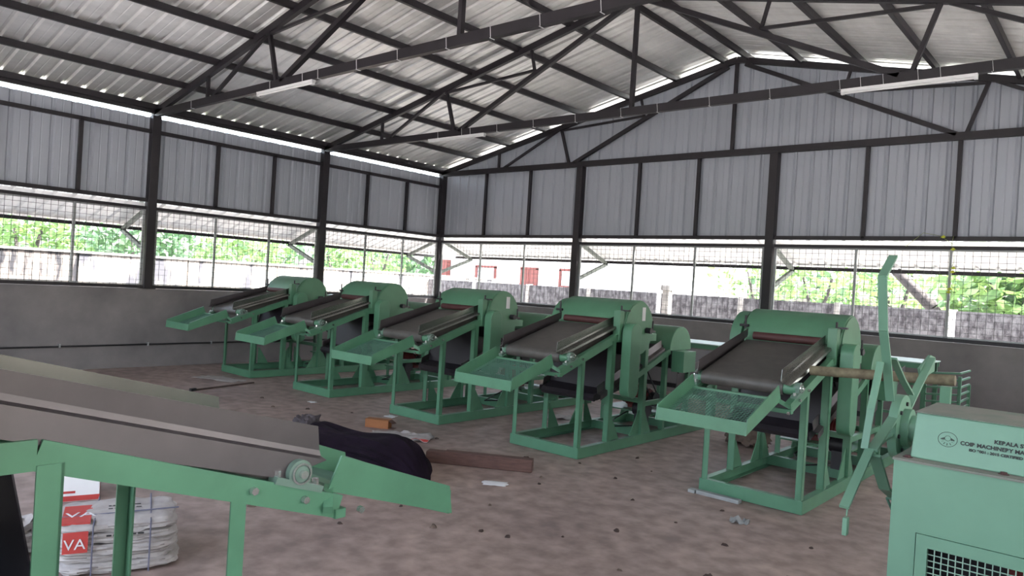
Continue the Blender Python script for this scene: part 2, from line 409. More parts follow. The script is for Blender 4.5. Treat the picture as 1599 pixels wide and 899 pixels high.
# ------------------------------------------------------------------ outside: awnings, brackets, yard walls
def awning(side):
    lab = {'left': 'pale ribbed sheet awning sloping down outside the left wall openings', 'back': 'pale ribbed sheet awning sloping down outside the back wall openings',
           'right': 'pale ribbed sheet awning outside the right wall'}[side]
    t = thing('awning', lab, 'awning')
    ln = 14
    for k in range(ln):
        pr = prof(1.0)
        if side == 'left': v0 = [(-.10, .9 - k - u, 2.50 + h) for u, h in pr]; d = (-1.05, 0, -.35)
        elif side == 'right': v0 = [(W + .10, .9 - k - u, 2.50 + h) for u, h in pr]; d = (1.05, 0, -.35)
        else: v0 = [(-.5 + k + u, .10, 2.50 + h) for u, h in pr]; d = (0, 1.05, -.35)
        MB().strip(v0, d).build('awning_sheet', AWN, t)
    e = 1.02
    if side == 'left': MB().beam((-e, .8, 2.13), (-e, -13, 2.13), .05, .05).build('edge_beam', STEEL, t)
    elif side == 'right': MB().beam((W + e, .8, 2.13), (W + e, -13, 2.13), .05, .05).build('edge_beam', STEEL, t)
    else: MB().beam((-.5, e, 2.13), (13.4, e, 2.13), .05, .05).build('edge_beam', STEEL, t)
    pts = COLY if side in ('left', 'right') else COLX
    for p in pts:
        if side == 'left': A, B, C = (-.05, p, 2.44), (-e, p, 2.09), (-.05, p, 1.75)
        elif side == 'right': A, B, C = (W + .05, p, 2.44), (W + e, p, 2.09), (W + .05, p, 1.75)
        else: A, B, C = (p + .0, .05, 2.44), (p, e, 2.09), (p, .05, 1.75)
        b = MB().beam(A, B, .05, .06).beam(B, C, .05, .06); b.build('bracket', mat_br, t)
mat_br = mat('pale_green_steel', (.16, .18, .16), .6)
for s in ('left', 'back', 'right'): awning(s)

yl = struct('wall_yard_left')
for k in range(11):
    y = 6 - k * 2.0
    MB().box(-3.2, -3.04, y - 1.97, y, -.125, 1.68).build('wall_panel', MOULD if y > -4.5 else MOULD_SHADE, yl)
MB().box(-3.23, -3.0, -16, 6, 1.68, 1.72).build('coping', CONC, yl)
yb = struct('wall_yard_back')
for k in range(12):
    x = -3 + k * 1.75
    MB().box(x, x + 1.66, 2.52, 2.62, -.125, 1.60).build('wall_panel', ROUGHW, yb)
    MB().box(x + 1.66, x + 1.75, 2.49, 2.65, -.125, 1.62).build('wall_post', CONC if k % 3 else HOUSEW, yb)
cp = thing('concrete_post', 'weathered concrete post with a square cap standing outside behind the back wall', 'post', (4.45, 1.95, -.125))
MB().box(-.07, .07, -.07, .07, 0, 1.78).build('shaft', CONC, cp); MB().box(-.10, .10, -.10, .10, 1.78, 1.88).build('cap', CONC, cp)

# house
hs_ = thing('house', 'white single-storey house with red-brown windows beyond the yard wall', 'house', (-9, 14, -.125))
MB().box(-6, 7, 0, 7, 0, 3.1).build('walls', HOUSEW, hs_)
MB().box(-6.6, 7.6, -.7, 7.5, 3.1, 3.25).build('roof_slab', mat('blue_grey_slab', (.45, .5, .58), .7), hs_)
for x0, x1, shut in ((-3.2, -1.9, 0), (-.45, .55, 1), (1.7, 2.6, 0)):
    f = MB().box(x0, x0 + .12, -.06, 0, 1.75, 2.45).box(x1 - .12, x1, -.06, 0, 1.75, 2.45).box(x0, x1, -.06, 0, 2.4, 2.5).box(x0, x1, -.08, 0, 1.7, 1.78).build('window', HOUSER, hs_)
    if shut:
        for q in (0, 1): MB().box(x0 + .1 + q * .4, x0 + .48 + q * .4, -.05, -.01, 1.78, 2.4).build('shutter', HOUSER, f)
    else:
        g = MB()
        for q in range(6): xx = x0 + .18 + q * (x1 - x0 - .36) / 5; g.beam((xx, -.03, 1.78), (xx, -.03, 2.4), .02, .02, (0, 1, 0))
        g.build('grille', WHITE, f)
        MB().box(x0 + .12, x1 - .12, -.012, -.004, 1.78, 2.4).build('pane', mat('window_glass_grey', (.5, .52, .55), .2), f)
MB().box(-6.02, 7.02, -.12, 0, 1.45, 1.62).build('ledge', HOUSEW, hs_)
MB().box(-5.2, -4.9, -.3, 0, 1.5, 2.7).build('drain_pier', HOUSER, hs_)

# trees and shrubs
def crown(b, c, rx, ry, rz, n, s0, s1):
    for _ in range(n):
        while 1:
            p = Vector((random.uniform(-1, 1), random.uniform(-1, 1), random.uniform(-1, 1)))
            if .25 < p.length < 1: break
        q = Vector((c[0] + p.x * rx, c[1] + p.y * ry, c[2] + p.z * rz)); s = random.uniform(s0, s1)
        d = Vector((random.uniform(-1, 1), random.uniform(-1, 1), random.uniform(-.9, .4))).normalized(); a = d.orthogonal().normalized()
        a = (a * math.cos(random.random() * 6) + d.cross(a) * math.sin(random.random() * 6))
        b.add([q, q + d * s * .5 + a * s * .22, q + d * s, q + d * s * .5 - a * s * .22], [(0, 1, 2, 3)])
def shrub(x, y, label, m, r=1.4, h=2.3, n=900, s=(.12, .3), trunk=True):
    t = thing('tree', label, 'tree', (x, y, -.125), 0)
    b = MB(); crown(b, (0, 0, h), r, r, r * .85, n, *s); crown(b, (.3, .2, h - r * .7), r * .8, r * .8, r * .5, n // 3, *s)
    o = b.build('foliage', m, t); o['kind'] = 'stuff'
    tr = MB().cyl((0, 0, 0), (.05, 0, h * .5), .10, .07, 8).cyl((.05, 0, h * .5), (.3, .2, h + .2), .07, .03, 8).cyl((.05, 0, h * .5), (-.3, -.1, h + .3), .06, .02, 8)
    tr.build('trunk', BARK, t); return t
def palm(x, y, label, h=1.2, n=11, ln=1.9, m=None, wide=.30):
    t = thing('palm', label, 'plant', (x, y, -.125))
    MB().cyl((0, 0, 0), (0, 0, h), .12, .09, 10).build('trunk', BARK, t)
    for k in range(n):
        a = 2 * PI * k / n + random.uniform(-.2, .2); b = MB(); el = random.uniform(.6, 1.2); prev = None
        for i in range(9):
            u = i / 8; rr = ln * u * math.cos(el * .6); z = h + ln * (math.sin(el) * u - .75 * u * u)
            p = Vector((rr * math.cos(a), rr * math.sin(a), z))
            if prev: b.beam(prev, p, .018, .012)
            if i > 1:
                sd_ = Vector((-math.sin(a), math.cos(a), 0)); wd = wide * math.sin(PI * min(1, u + .08)) + .05
                for sgn in (1, -1):
                    for j in (0, .5):
                        q = prev.lerp(p, j); tip = q + sd_ * sgn * wd * 1.3 + Vector((math.cos(a), math.sin(a), -.5)) * wd * .6
                        e = (p - prev).normalized() * .035
                        b.add([q - e, q + e, tip], [(0, 1, 2)])
            prev = p
        b.build('frond', m or LEAF2, t)
    return t
shrub(-5.4, -8.2, 'bushy tree with yellowish leaves at the far left beyond the streaked wall', LEAF3, 1.3, 2.1)
shrub(-5.0, -6.3, 'light green leafy tree beyond the left wall in the first window bay', LEAF1, 1.1, 2.0)
palm(-5.7, -5.6, 'palm with long arching fronds beyond the streaked left wall', .9, 14, 2.2)
shrub(-5.6, -3.9, 'deep green tree just past the nearer left wall column', LEAF2, 1.2, 2.1)
palm(-5.6, -2.9, 'palm seen between the two left wall columns', .8, 12, 2.0, LEAF1)
shrub(-5.8, -1.2, 'bright green tree beyond the left wall beside the farther column', LEAF1, 1.2, 2.0)
shrub(-7.0, 2.4, 'small isolated green bush right of the farther left column', LEAF1, .8, 2.0, 500)
shrub(-8.5, 5.2, 'pale tree beyond the far corner near the house', LEAF1, 1.1, 2.3, 500)
shrub(3.6, 8.5, 'loose pale green tree in the middle opening of back wall', LEAF1, 1.2, 2.2, 380)
shrub(5.6, 7.0, 'green tree left of the back wall column behind the rightmost machine', LEAF1, 1.3, 2.1, 600)
shrub(7.0, 8.4, 'light leafy tree right of the back wall column', LEAF1, 1.5, 2.3, 600)
shrub(10.2, 6.2, 'dense green tree seen through the right end openings', LEAF2, 1.5, 2.3, 900, (.2, .5))
shrub(9.7, 4.6, 'young tree with big bright leaves at the right edge', LEAF1, 1.0, 2.1, 420, (.2, .45))
palm(10.9, 5.2, 'broad-leaved palm at the right edge beyond the wall', .9, 12, 1.9, LEAF1, .4)
lt = thing('leaning_trunk', 'grey tree trunk leaning over the yard wall behind the tall rotor arm', 'tree', (8.55, 4.5, -.125))
b = MB().cyl((.75, .1, 0), (.0, 0, 1.75), .13, .11, 10).cyl((0, 0, 1.75), (-.85, 0, 2.6), .11, .08, 10).cyl((-.85, 0, 2.6), (-1.5, .1, 3.6), .10, .06, 8).cyl((-.5, 0, 2.25), (-.75, -.1, 3.2), .05, .03, 6)
b.build('bark_stem', BARK, lt, smooth=True)
hill = struct('trim_1'); hill.name = 'tree_line'
bb = MB()
for k in range(26): crown(bb, (-30 + k * 2.6, 34 + random.uniform(-2, 2), random.uniform(1.5, 3.0)), 2.2, 1.5, 2.2, 130, .5, 1.1)
for k in range(16): crown(bb, (-26 + random.uniform(-2, 2), -16 + k * 2.8, random.uniform(1.5, 3.2)), 1.5, 2.2, 2.2, 130, .5, 1.1)
o = bb.build('distant_foliage', LEAF2, hill); o['kind'] = 'stuff'

# ------------------------------------------------------------------ green fibre machine
def arc(yc, zc, r, a0, a1, n=14, rz=None):
    rz = rz or r
    return [(yc + r * math.cos(a0 + (a1 - a0) * k / n), zc + rz * math.sin(a0 + (a1 - a0) * k / n)) for k in range(n + 1)]
MW = .83
def zb(y): return 1.005 + .285 * (y + .2)       # belt top
def machine(label):
    t = thing('fibre_machine', label, 'machine')
    LN = 2.95
    # base frame of channels
    b = MB()
    b.channel((.0, 0, .055), (.0, LN, .055), .05, .10, .007, side=1); b.channel((MW, LN, .055), (MW, 0, .055), .05, .10, .007, side=1)
    b.channel((MW, 0.0, .055), (0, 0.0, .055), .05, .10, .007, side=1)
    b.channel((0, LN, .055), (MW, LN, .055), .05, .10, .007, side=1)
    b.beam((0, 1.45, .055), (MW, 1.45, .055), .05, .09).beam((0, 2.2, .055), (MW, 2.2, .055), .05, .09)
    b.build('base_frame', G, t)
    def zc(y): y = min(y, .56); return zb(y) - .098 + .045 * (y + .2)
    # legs
    for x in (0.035, MW - .035):
        for y, wd, top in ((.03, .048, zc(.03) - .06), (.53, .06, zc(.56) - .06), (1.17, .06, 1.17), (1.62, .05, .93), (2.16, .05, .93), (2.9, .045, .50)):
            s = 1 if x < .4 else -1
            l = MB().angle((x - s * wd / 2, y - wd / 2, .10), (x - s * wd / 2, y - wd / 2, top), wd, .007, (s, 0, 0), (0, 1, 0))
            l.build('leg', G, t)
        for ya, yb_ in ((.57, .75), (1.13, .95), (1.22, 1.38), (2.12, 1.98)):
            MB().prism_x([(ya, .105), (yb_, .105), (ya + (yb_ - ya) * .15, .34), (ya, .36)], x - .004, x + .004).build('gusset', G, t)
    # sloped side channels with horizontal tail
    for x, sd_ in ((0.012, 1), (MW - .012, -1)):
        b = MB(); p0 = (x, -.33, zc(-.33) - .035); p1 = (x, .56, zc(.56) - .035); p2 = (x, 1.35, 1.165)
        d = 1 if sd_ > 0 else 1
        b.channel(p0, p1, .045 * sd_, .075, .006); b.channel(p1, (x, 1.35, zc(.56) - .035), .045 * sd_, .075, .006)
        b.build('side_channel', G, t)
        # roller bearing block
        bk = MB(); yy = -.17; zz = zc(yy) + .004
        xo = x + (.012 * sd_)
        bk.beam((xo, yy - .085, zc(yy - .085) + .012), (xo, yy + .085, zc(yy + .085) + .012), .045, .022)
        bk.cyl((xo - .022, yy, zz + .045), (xo + .022, yy, zz + .045), .042, n=20).box(xo - .018, xo + .018, yy - .04, yy + .04, zz + .01, zz + .045)
        bk.cyl((xo - sd_ * .022, yy, zz + .045), (xo - sd_ * .030, yy, zz + .045), .026, n=16)
        bo = bk.build('bearing_block', GB, t, smooth=True)
        MB().cyl((xo - sd_ * .045, yy, zz + .045), (xo - sd_ * .02, yy, zz + .045), .013, n=12).ring((xo - sd_ * .027, yy, zz + .045), (1, 0, 0), .028, .034, .008).build('shaft_end', BRIGHTST, bo, smooth=True)
        for q in (-.07, .07): MB().cyl((xo, yy + q, zc(yy + q) + .02), (xo, yy + q, zc(yy + q) + .042), .011, n=6).build('bolt', BRIGHTST, bo)
        for q in (-.24, -.02, .16): MB().cyl((x - sd_ * .006, yy + q, zc(yy + q) - .03), (x - sd_ * .022, yy + q, zc(yy + q) - .03), .012, n=6).build('bolt', BRIGHTST, bo)
    # open end bracket of the left channel and cross bar
    MB().beam((0.0, -.33, zc(-.33) - .055), (MW, -.33, zc(-.33) - .055), .04, .03).build('cross_bar', G, t)
    for p_, q_ in (((.03, .5, .45), (.03, 1.2, .45)), ((MW - .03, 1.2, .42), (MW - .03, 2.2, .42)), ((.03, 1.17, .45), (MW - .03, 1.17, .45)), ((.03, 2.16, .38), (MW - .03, 2.16, .38))): MB().beam(p_, q_, .035, .05).build('cross_rail', G, t)
    # feed belt wrapped on rollers
    b = MB(); n = 10
    yn, zn, rn = -.17, zb(-.17) - .058, .055
    top = [(yn + .0, zb(yn)), (.62, zb(.62))]
    nose = [(yn - rn * math.sin(PI * k / n), zn + rn * math.cos(PI * k / n)) for k in range(n + 1)]
    poly = [(.62, zb(.62)), (.62, zb(.62) - .11)] + nose[::-1]
    b.prism_x(poly, .062, MW - .12); b.build('feed_belt', BELTG, t, smooth=True)
    MB().cyl((.03, yn, zn), (MW - .03, yn, zn), .045, n=18).build('nose_roller', G, t, smooth=True)
    # galvanised side skirts
    for x, s, fw, lw in ((.055, -1, .028, .075), (MW - .115, 1, .07, .014)):
        pr = [(x, 0, .108), (x, 0, .03), (x + s * .004, 0, .012), (x + s * fw, 0, .005), (x + s * (fw + .004), 0, -lw)]
        b = MB(); y0, y1 = -.26, .66
        ys = [y0, y0 - .01, y0 - .015, y0 - .02, y0 + .14]
        v = [(p[0], yy, zb(yy) + p[2]) for p, yy in zip(pr, ys)] + [(p[0], y1, zb(y1) + min(p[2], .085)) for p in pr]
        k = len(pr); b.add(v, [(i, i + 1, i + 1 + k, i + k) for i in range(k - 1)])
        b.build('side_skirt', GALV if s > 0 else GALV2, t, solid=.003)
    MB().cyl((.12, .64, zb(.64) + .035), (MW - .12, .64, zb(.64) + .035), .034, n=18).build('feed_roller', REDO, t, smooth=True)
    # tray
    tr = bpy.data.objects.new('tray', None); COL.objects.link(tr); tr.parent = t
    ya, yb_, za, zb_ = -.36, -.90, .915, .725; x0, x1 = .07, .74
    for x, s in ((x0, 1), (x1, -1)):
        b = MB(); b.prism_x([(ya + .03, za - .035), (ya - .02, za + .075), (yb_, zb_ + .075), (yb_ - .02, zb_ - .035)], x - .004, x + .004)
        b.beam((x + s * .02, ya, za - .03), (x + s * .02, yb_, zb_ - .03), .04, .006)
        b.build('tray_side', G, tr)
    MB().box(x0, x1, yb_ - .012, yb_ - .004, zb_ - .035, zb_ + .055).build('tray_front', G, tr)
    MB().beam((x0, ya, za - .03), (x1, ya, za - .03), .035, .02).build('tray_crossbar', G, tr)
    b = MB(); nx, ny = 30, 22
    for k in range(1, nx): x = x0 + (x1 - x0) * k / nx; b.beam((x, ya, za - .028), (x, yb_, zb_ - .028), .005, .004)
    for k in range(1, ny):
        u = k / ny; b.beam((x0, ya + (yb_ - ya) * u, za + (zb_ - za) * u - .026), (x1, ya + (yb_ - ya) * u, za + (zb_ - za) * u - .026), .005, .004)
    o = b.build('tray_mesh', GDK, tr); o['kind'] = 'stuff'
    MB().beam((x0 + .02, ya + .01, za - .03), (.02, -.30, zc(-.33) - .03), .03, .03).build('tray_bracket', G, tr); MB().beam((x1 - .02, ya + .01, za - .03), (MW - .02, -.30, zc(-.33) - .03), .03, .03).build('tray_bracket', G, tr)
    # first drum, cover
    hood = arc(.96, 1.21, .285, 0, PI, 18, .30)
    MB().prism_x([(1.245, 1.19)] + hood + [(.675, 1.19)], .0, MW).build('drum_cover', G, t, smooth=True, bevel=.006)
    MB().cyl((.03, .96, 1.13), (MW - .03, .96, 1.13), .20, n=24).build('toothed_drum', BLKP, t, smooth=True)
    MB().ring((MW + .006, .96, 1.22), (1, 0, 0), .0, .272, .006, 32).build('cover_end_plate', G, t)
    MB().box(MW - .08, MW - .004, .60, .68, 1.10, 1.40).build('front_guard_plate', G, t, bevel=.004)
    b = MB().box(MW - .02, MW + .05, .66, .70, 1.395, 1.41).cyl((MW - .03, .66, 1.40), (MW - .03, .66, 1.45), .01, n=8)
    b.build('adjusting_bolt', BLKP, t); MB().cyl((.02, .68, 1.33), (.02, .68, 1.45), .01, n=8).cyl((-.03, .68, 1.36), (.05, .68, 1.36), .012, n=8).build('adjusting_bolt', BLKP, t)
    MB().box(MW + .009, MW + .013, 1.0, 1.06, 1.30, 1.44).build('paper_label', PAPER, t)
    b = MB().cyl((MW, 1.10, 1.20), (MW + .07, 1.10, 1.20), .03, n=14).box(MW, MW + .05, 1.14, 1.22, 1.18, 1.20).cyl((MW + .03, 1.19, 1.19), (MW + .03, 1.19, 1.30), .009, n=6)
    b.build('shaft_bearing', BLKP, t)
    # guards
    def stadium(y0, y1, z0, z1):
        r = (y1 - y0) / 2; yc = (y0 + y1) / 2
        return arc(yc, z1 - r, r, 0, PI, 12) + arc(yc, z0 + r, r, PI, 2 * PI, 12)
    MB().prism_x(stadium(.62, .81, .53, 1.28), MW + .02, MW + .125).build('belt_guard', G, t, smooth=True, bevel=.005)
    MB().prism_x([(.74, .95), (1.3, .95), (1.3, 1.25)] + arc(1.02, 1.2, .28, 0, PI, 12) + [(.74, 1.0)], -.15, -.05).build('chain_guard', G, t, smooth=True, bevel=.005)
    # lower conveyor with dark belt, galvanised skirts
    def z2(y): return .585 + .35 * (y - .4)
    b = MB(); b.prism_x([(.36, z2(.36)), (1.66, z2(1.66)), (1.68, z2(1.66) - .06), (.36, z2(.36) - .07), (.33, z2(.36) - .035)], .09, MW - .09); b.build('lower_belt', BLKP, t)
    for x, s in ((.085, -1), (MW - .085, 1)):
        b = MB(); v = []
        for y in (.38, 1.60): v += [(x, y, z2(y) + .075), (x + s * .01, y, z2(y) + .0), (x + s * .05, y, z2(y) - .01), (x + s * .05, y, z2(y) - .06)]
        b.add(v, [(0, 1, 5, 4), (1, 2, 6, 5), (2, 3, 7, 6)]); b.build('lower_skirt', GALV2, t, solid=.003)
    MB().beam((MW - .02, .95, z2(.95) - .07), (MW - .02, 1.68, z2(1.68) - .07), .03, .06).build('lower_channel', G, t)
    MB().beam((.02, .45, z2(.45) - .09), (.02, 1.68, z2(1.68) - .07), .03, .06).build('lower_channel', G, t)
    MB().prism_x([(.45, .50), (1.0, .60), (1.0, .66), (.5, .55)], .12, MW - .12).build('sagging_belt', BLACK, t)
    MB().add([(.06, .60, 1.10), (MW - .06, .60, 1.10), (MW - .06, .50, .62), (.06, .50, .62)], [(0, 1, 2, 3)]).build('back_shield', BLKP, t, solid=.004)
    # second drum cover + terminal box
    h2 = arc(1.90, .985, .245, 0, PI, 16, .25)
    MB().prism_x([(2.145, .97)] + h2 + [(1.655, .97)], .0, MW).build('rear_drum_cover', G, t, smooth=True, bevel=.006)
    MB().cyl((.03, 1.9, .92), (MW - .03, 1.9, .92), .17, n=20).build('rear_drum', BLKP, t, smooth=True)
    MB().box(MW + .0, MW + .15, 1.70, 1.98, .74, .97).build('pulley_box', G, t, bevel=.004)
    for p_ in ((MW + .05, 1.78), (MW + .1, 1.9)): MB().cyl((*p_, .72), (*p_, .745), .012, n=8).build('cable_gland', BLACK, t)
    # discharge conveyor
    b = MB(); b.prism_x([(1.95, .58), (3.15, .90), (3.15, .86), (1.95, .53)], .06, MW - .06)
    b.build('discharge_belt', BLKP, t)
    for x in (.05, MW - .05):
        MB().prism_x([(1.95, .55), (3.15, .86), (3.15, .98), (1.95, .70)], x - .003, x + .003).build('discharge_skirt', GALV2, t)
    # motor and platform
    MB().box(.08, MW - .08, 1.50, 2.10, .26, .275).build('motor_plate', G, t)
    mo = MB().cyl((.30, 1.72, .40), (.58, 1.72, .40), .10, n=20).cyl((.25, 1.72, .40), (.30, 1.72, .40), .085, n=20).box(.33, .55, 1.66, 1.78, .276, .32).box(.38, .50, 1.70, 1.78, .48, .54)
    mo = mo.build('motor', RED, t, smooth=True)
    b = MB()
    for k in range(9): b.ring((.33 + k * .028, 1.72, .40), (1, 0, 0), .095, .112, .005, 20)
    b.build('cooling_fins', RED, mo)
    pu = MB().cyl((.60, 1.72, .40), (.66, 1.72, .40), .08, n=20).cyl((.585, 1.72, .4), (.70, 1.72, .4), .018, n=10).build('pulley', BLACK, mo, smooth=True)
    b = MB().tube([(.64, 1.64, .42), (.66, .98, 1.10)], .008).tube([(.64, 1.79, .43), (.66, 1.12, 1.14)], .008); b.build('drive_belt', BLACK, t)
    mo2 = MB().cyl((.60, 1.38, .33), (.76, 1.38, .33), .075, n=18).box(.62, .74, 1.33, 1.43, .11, .28).build('gearbox', BLKP, t, smooth=True)
    b = MB().tube([(.3, 2.0, .28), (.2, 1.6, .12), (.4, 1.2, .112), (.6, 1.5, .12)], .008); b.build('cable', BLACK, t)
    return t
GB = mat('pale_green_casting', (.13, .20, .16), .42)
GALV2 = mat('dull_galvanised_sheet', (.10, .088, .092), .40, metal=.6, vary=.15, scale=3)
GDK = mat('green_mesh_paint', (.07, .16, .115), .6)

mlab = ['fifth green machine from the right, farthest, in the left corner of the row',
        'fourth green machine from the right, second from the left of the back row',
        'middle green machine of the row of five, third from either end',
        'second green machine from the right of the row, white label on drum cover',
        'largest front-facing green machine, rightmost of the row, mesh tray in front']
m0 = machine(mlab[0]); xs = [.90, 2.84, 4.86, 6.73, 8.79]
machines = [m0] + [dup(m0) for _ in range(4)]
for o, x, l_ in zip(machines, xs, mlab):
    o.location = (x, -5.24, 0); o['label'] = l_; o['group'] = 'row of five green fibre machines'
for i in (0, 1, 4):
    for ch in list(machines[i].children):
        if ch.name.startswith('paper_label'): bpy.data.objects.remove(ch)
near = dup(m0); near.location = (9.5, -9.70, 0); near.rotation_euler = (0, 0, PI)
if 'group' in near: del near['group']
near['label'] = 'cropped green machine in the left foreground, its tray pointing right'
for ch in list(near.children):
    if ch.name.startswith('tray') and ch.type == 'EMPTY': ch.location = (-.03, .03, 0)

# ------------------------------------------------------------------ right foreground: cabinet machine
cb = thing('willowing_machine', 'green boxed machine with wire-mesh door and sloping hood in the right foreground', 'machine', (10.81, -7.90, 0))
D = .95; CWD = 1.5; ZL = 1.05
MB().box(0, .085, 0, .03, 0, .862).box(.085, CWD, 0, .03, .80, .862).box(0, CWD, .0, .03, .862, ZL - .004).build('front_panel', GC, cb)
MB().box(0, .004, .03, D, 0, ZL - .004).build('side_panel', GC, cb); MB().box(CWD, CWD + .004, .0, D, 0, ZL - .004).build('side_panel', GC, cb)
MB().box(.02, CWD, D - .01, D, 0, ZL - .004).build('rear_panel', GC, cb)
MB().box(-.004, CWD + .01, -.006, D, ZL - .004, ZL + .004).build('top_plate', GDUST := mat('dust_covered_green', (.20, .19, .165), .8, c2=(.13, .16, .13), scale=8), cb)
for x, y in ((.035, .045), (.33, .045), (.62, .045), (.9, .045)):
    MB().cyl((x, y, ZL + .004), (x, y, ZL + .012), .011, n=6).cyl((x, y, ZL + .004), (x, y, ZL + .006), .017, n=12).build('bolt', REDO, cb)
dr = MB().box(.088, .125, -.004, .022, .02, .798).box(.125, 1.0, -.004, .022, .755, .798).box(.125, 1.0, -.004, .022, .02, .08).box(.96, 1.0, -.004, .022, .08, .755).build('mesh_door', GC, cb)
g = MB(); k = 0
for i in range(1, 40): xx = .125 + i * .0217; g.beam((xx, .006, .08), (xx, .006, .757), .0032, .0032, (0, 1, 0))
for i in range(1, 32): zz = .08 + i * .0217; g.beam((.125, .009, zz), (.96, .009, zz), .0032, .0032)
o = g.build('wire_grid', mat('pale_green_wire', (.28, .42, .33), .5), dr); o['kind'] = 'stuff'
MB().box(.03, 1.2, .45, .46, .02, ZL - .02).build('inner_partition', BLKP, cb)
MB().cyl((.34, .30, .62), (.62, .30, .62), .11, n=20).box(.36, .6, .24, .36, .40, .52).build('inner_motor', RED, cb, smooth=True)
MB().cyl((.2, .22, .42), (.9, .22, .42), .05, n=14).build('inner_shaft', BLACK, cb, smooth=True)
# hood, faces sloping back
x0 = .04; hz = .165
hv = [(x0, .06, ZL + .004), (CWD, .06, ZL + .004), (CWD, .60, ZL + .004), (x0, .60, ZL + .004), (x0 + .004, .105, ZL + hz), (CWD, .105, ZL + hz), (CWD, .50, ZL + hz), (x0 + .004, .50, ZL + hz)]
MB().add(hv, [(3, 2, 1, 0), (0, 1, 5, 4), (1, 2, 6, 5), (2, 3, 7, 6), (3, 0, 4, 7), (4, 5, 6, 7)]).build('hood', GC, cb, bevel=.004)
MB().box(x0 - .002, CWD, .100, .50, ZL + hz, ZL + hz + .003).build('hood_lid', GDUST, cb)
# printing on the hood face
def text(s, size, m, parent, origin, right, up, align='LEFT', ext=.0006, xs=1.0, bold=0.0):
    cu = bpy.data.curves.new('lettering', 'FONT'); cu.body = s; cu.size = size; cu.extrude = ext; cu.align_x = align; cu.offset = bold
    o = bpy.data.objects.new('lettering', cu); COL.objects.link(o)
    dg = bpy.context.evaluated_depsgraph_get(); me = bpy.data.meshes.new_from_object(o.evaluated_get(dg)); bpy.data.objects.remove(o)
    r = Vector(right).normalized(); u = Vector(up).normalized(); nn = r.cross(u)
    me.materials.clear(); me.materials.append(m)
    for v in me.vertices: v.co = Vector(origin) + r * v.co.x * xs + u * v.co.y + nn * v.co.z
    ob = bpy.data.objects.new('lettering', me); COL.objects.link(ob); ob.parent = parent; return ob
upv = Vector((0, .045, hz - .004)).normalized(); nv = Vector((1, 0, 0)).cross(upv)
def H(x, s): return Vector((x, .06, ZL + .004)) + upv * s + nv * .0015
text('KERALA STATE', .0185, INK, cb, H(.292, .096), (1, 0, 0), upv, xs=1.05, bold=.0007)
text('COIR MACHINERY MANUFACTURING CO.', .0185, INK, cb, H(.192, .074), (1, 0, 0), upv, xs=1.02, bold=.0007)
text('ISO 9001 : 2015 CERTIFIED COMPANY', .0125, INK, cb, H(.22, .056), (1, 0, 0), upv, xs=1.1, bold=.0006)
lg = MB()
def ring_on(cx, s, rx, rz_, th, n=36):
    for k in range(n):
        a, c = 2 * PI * k / n, 2 * PI * (k + 1) / n
        p = H(cx + rx * math.cos(a), s + rz_ * math.sin(a)); q = H(cx + rx * math.cos(c), s + rz_ * math.sin(c))
        p2 = H(cx + (rx - th) * math.cos(a), s + (rz_ - th) * math.sin(a)); q2 = H(cx + (rx - th) * math.cos(c), s + (rz_ - th) * math.sin(c))
        lg.add([p, q, q2, p2], [(0, 1, 2, 3)])
LX, LS = .152, .085
ring_on(LX, LS, .031, .027, .0016); ring_on(LX, LS + .004, .010, .010, .0012, 18)
for k in range(5):
    a = PI + PI * (k + .5) / 5
    lg.add([H(LX + .013 * math.cos(a) - .0012, LS - .004 + .010 * math.sin(a)), H(LX + .013 * math.cos(a) + .0012, LS - .004 + .010 * math.sin(a)),
            H(LX + .020 * math.cos(a) + .001, LS - .004 + .018 * math.sin(a)), H(LX + .020 * math.cos(a) - .001, LS - .004 + .018 * math.sin(a))], [(0, 1, 2, 3)])
for s in (-1, 1):
    for k in range(4): lg.add([H(LX + s * (.010 + k * .003), LS - .003), H(LX + s * (.012 + k * .003), LS - .003), H(LX + s * (.013 + k * .003), LS + .006 - k * .0015), H(LX + s * (.0105 + k * .003), LS + .006 - k * .0015)], [(0, 1, 2, 3)])
lg.build('round_emblem', INK, cb)
# rotor on the cabinet's far left side
RX = 10.66
ro = thing('rotor', 'green rotor wheel with long forked arms beside the foreground cabinet', 'rotor', (RX, -7.16, 1.09))
def Q(y, z, dx=0): return (dx, y + 7.16, z - 1.09)
MB().cyl((-.018, 0, -.03), (.018, 0, -.03), .145, n=40).cyl((-.03, 0, -.03), (-.018, 0, -.03), .05, n=24).build('hub_disc', GC, ro, smooth=True)
MB().cyl((.018, 0, -.03), (.20, 0, -.03), .06, n=24).cyl((.018, 0, -.03), (.05, 0, -.03), .085, n=24).build('hub_shaft', GC, ro, smooth=True)
b = MB()
for k in range(6):
    a = 2 * PI * k / 6 + .3; cy, cz = .105 * math.cos(a), .105 * math.sin(a) - .03
    b.cyl((-.018, cy, cz), (-.026, cy, cz), .010, n=6).cyl((.018, cy, cz), (.026, cy, cz), .010, n=6)
b.build('hub_bolts', BLKP, ro)
def arm(pts, w_=.045, th=.008, dx=0, name='arm'):
    b = MB()
    for p, q in zip(pts, pts[1:]): b.beam(Q(*p, dx), Q(*q, dx), w_, th, up=(0, -(q[1] - p[1]), q[0] - p[0])) if False else b.beam(Q(*p, dx), Q(*q, dx), w_, th, up=Vector((1, 0, 0)).cross(Vector((0, q[0] - p[0], q[1] - p[1]))))
    return b.build(name, GC, ro)
arm([(-7.417, 1.818), (-7.569, 1.723), (-7.50, 1.50), (-7.411, 1.363), (-7.315, 1.189)], .035, .010, -.01, 'upright_arm')
arm([(-7.43, 1.36), (-7.536, 1.167), (-7.596, 1.009)], .028, .01, -.03, 'brace_arm')
arm([(-7.40, 1.38), (-7.22, 1.28), (-7.04, 1.20)], .028, .01, .012, 'brace_arm')
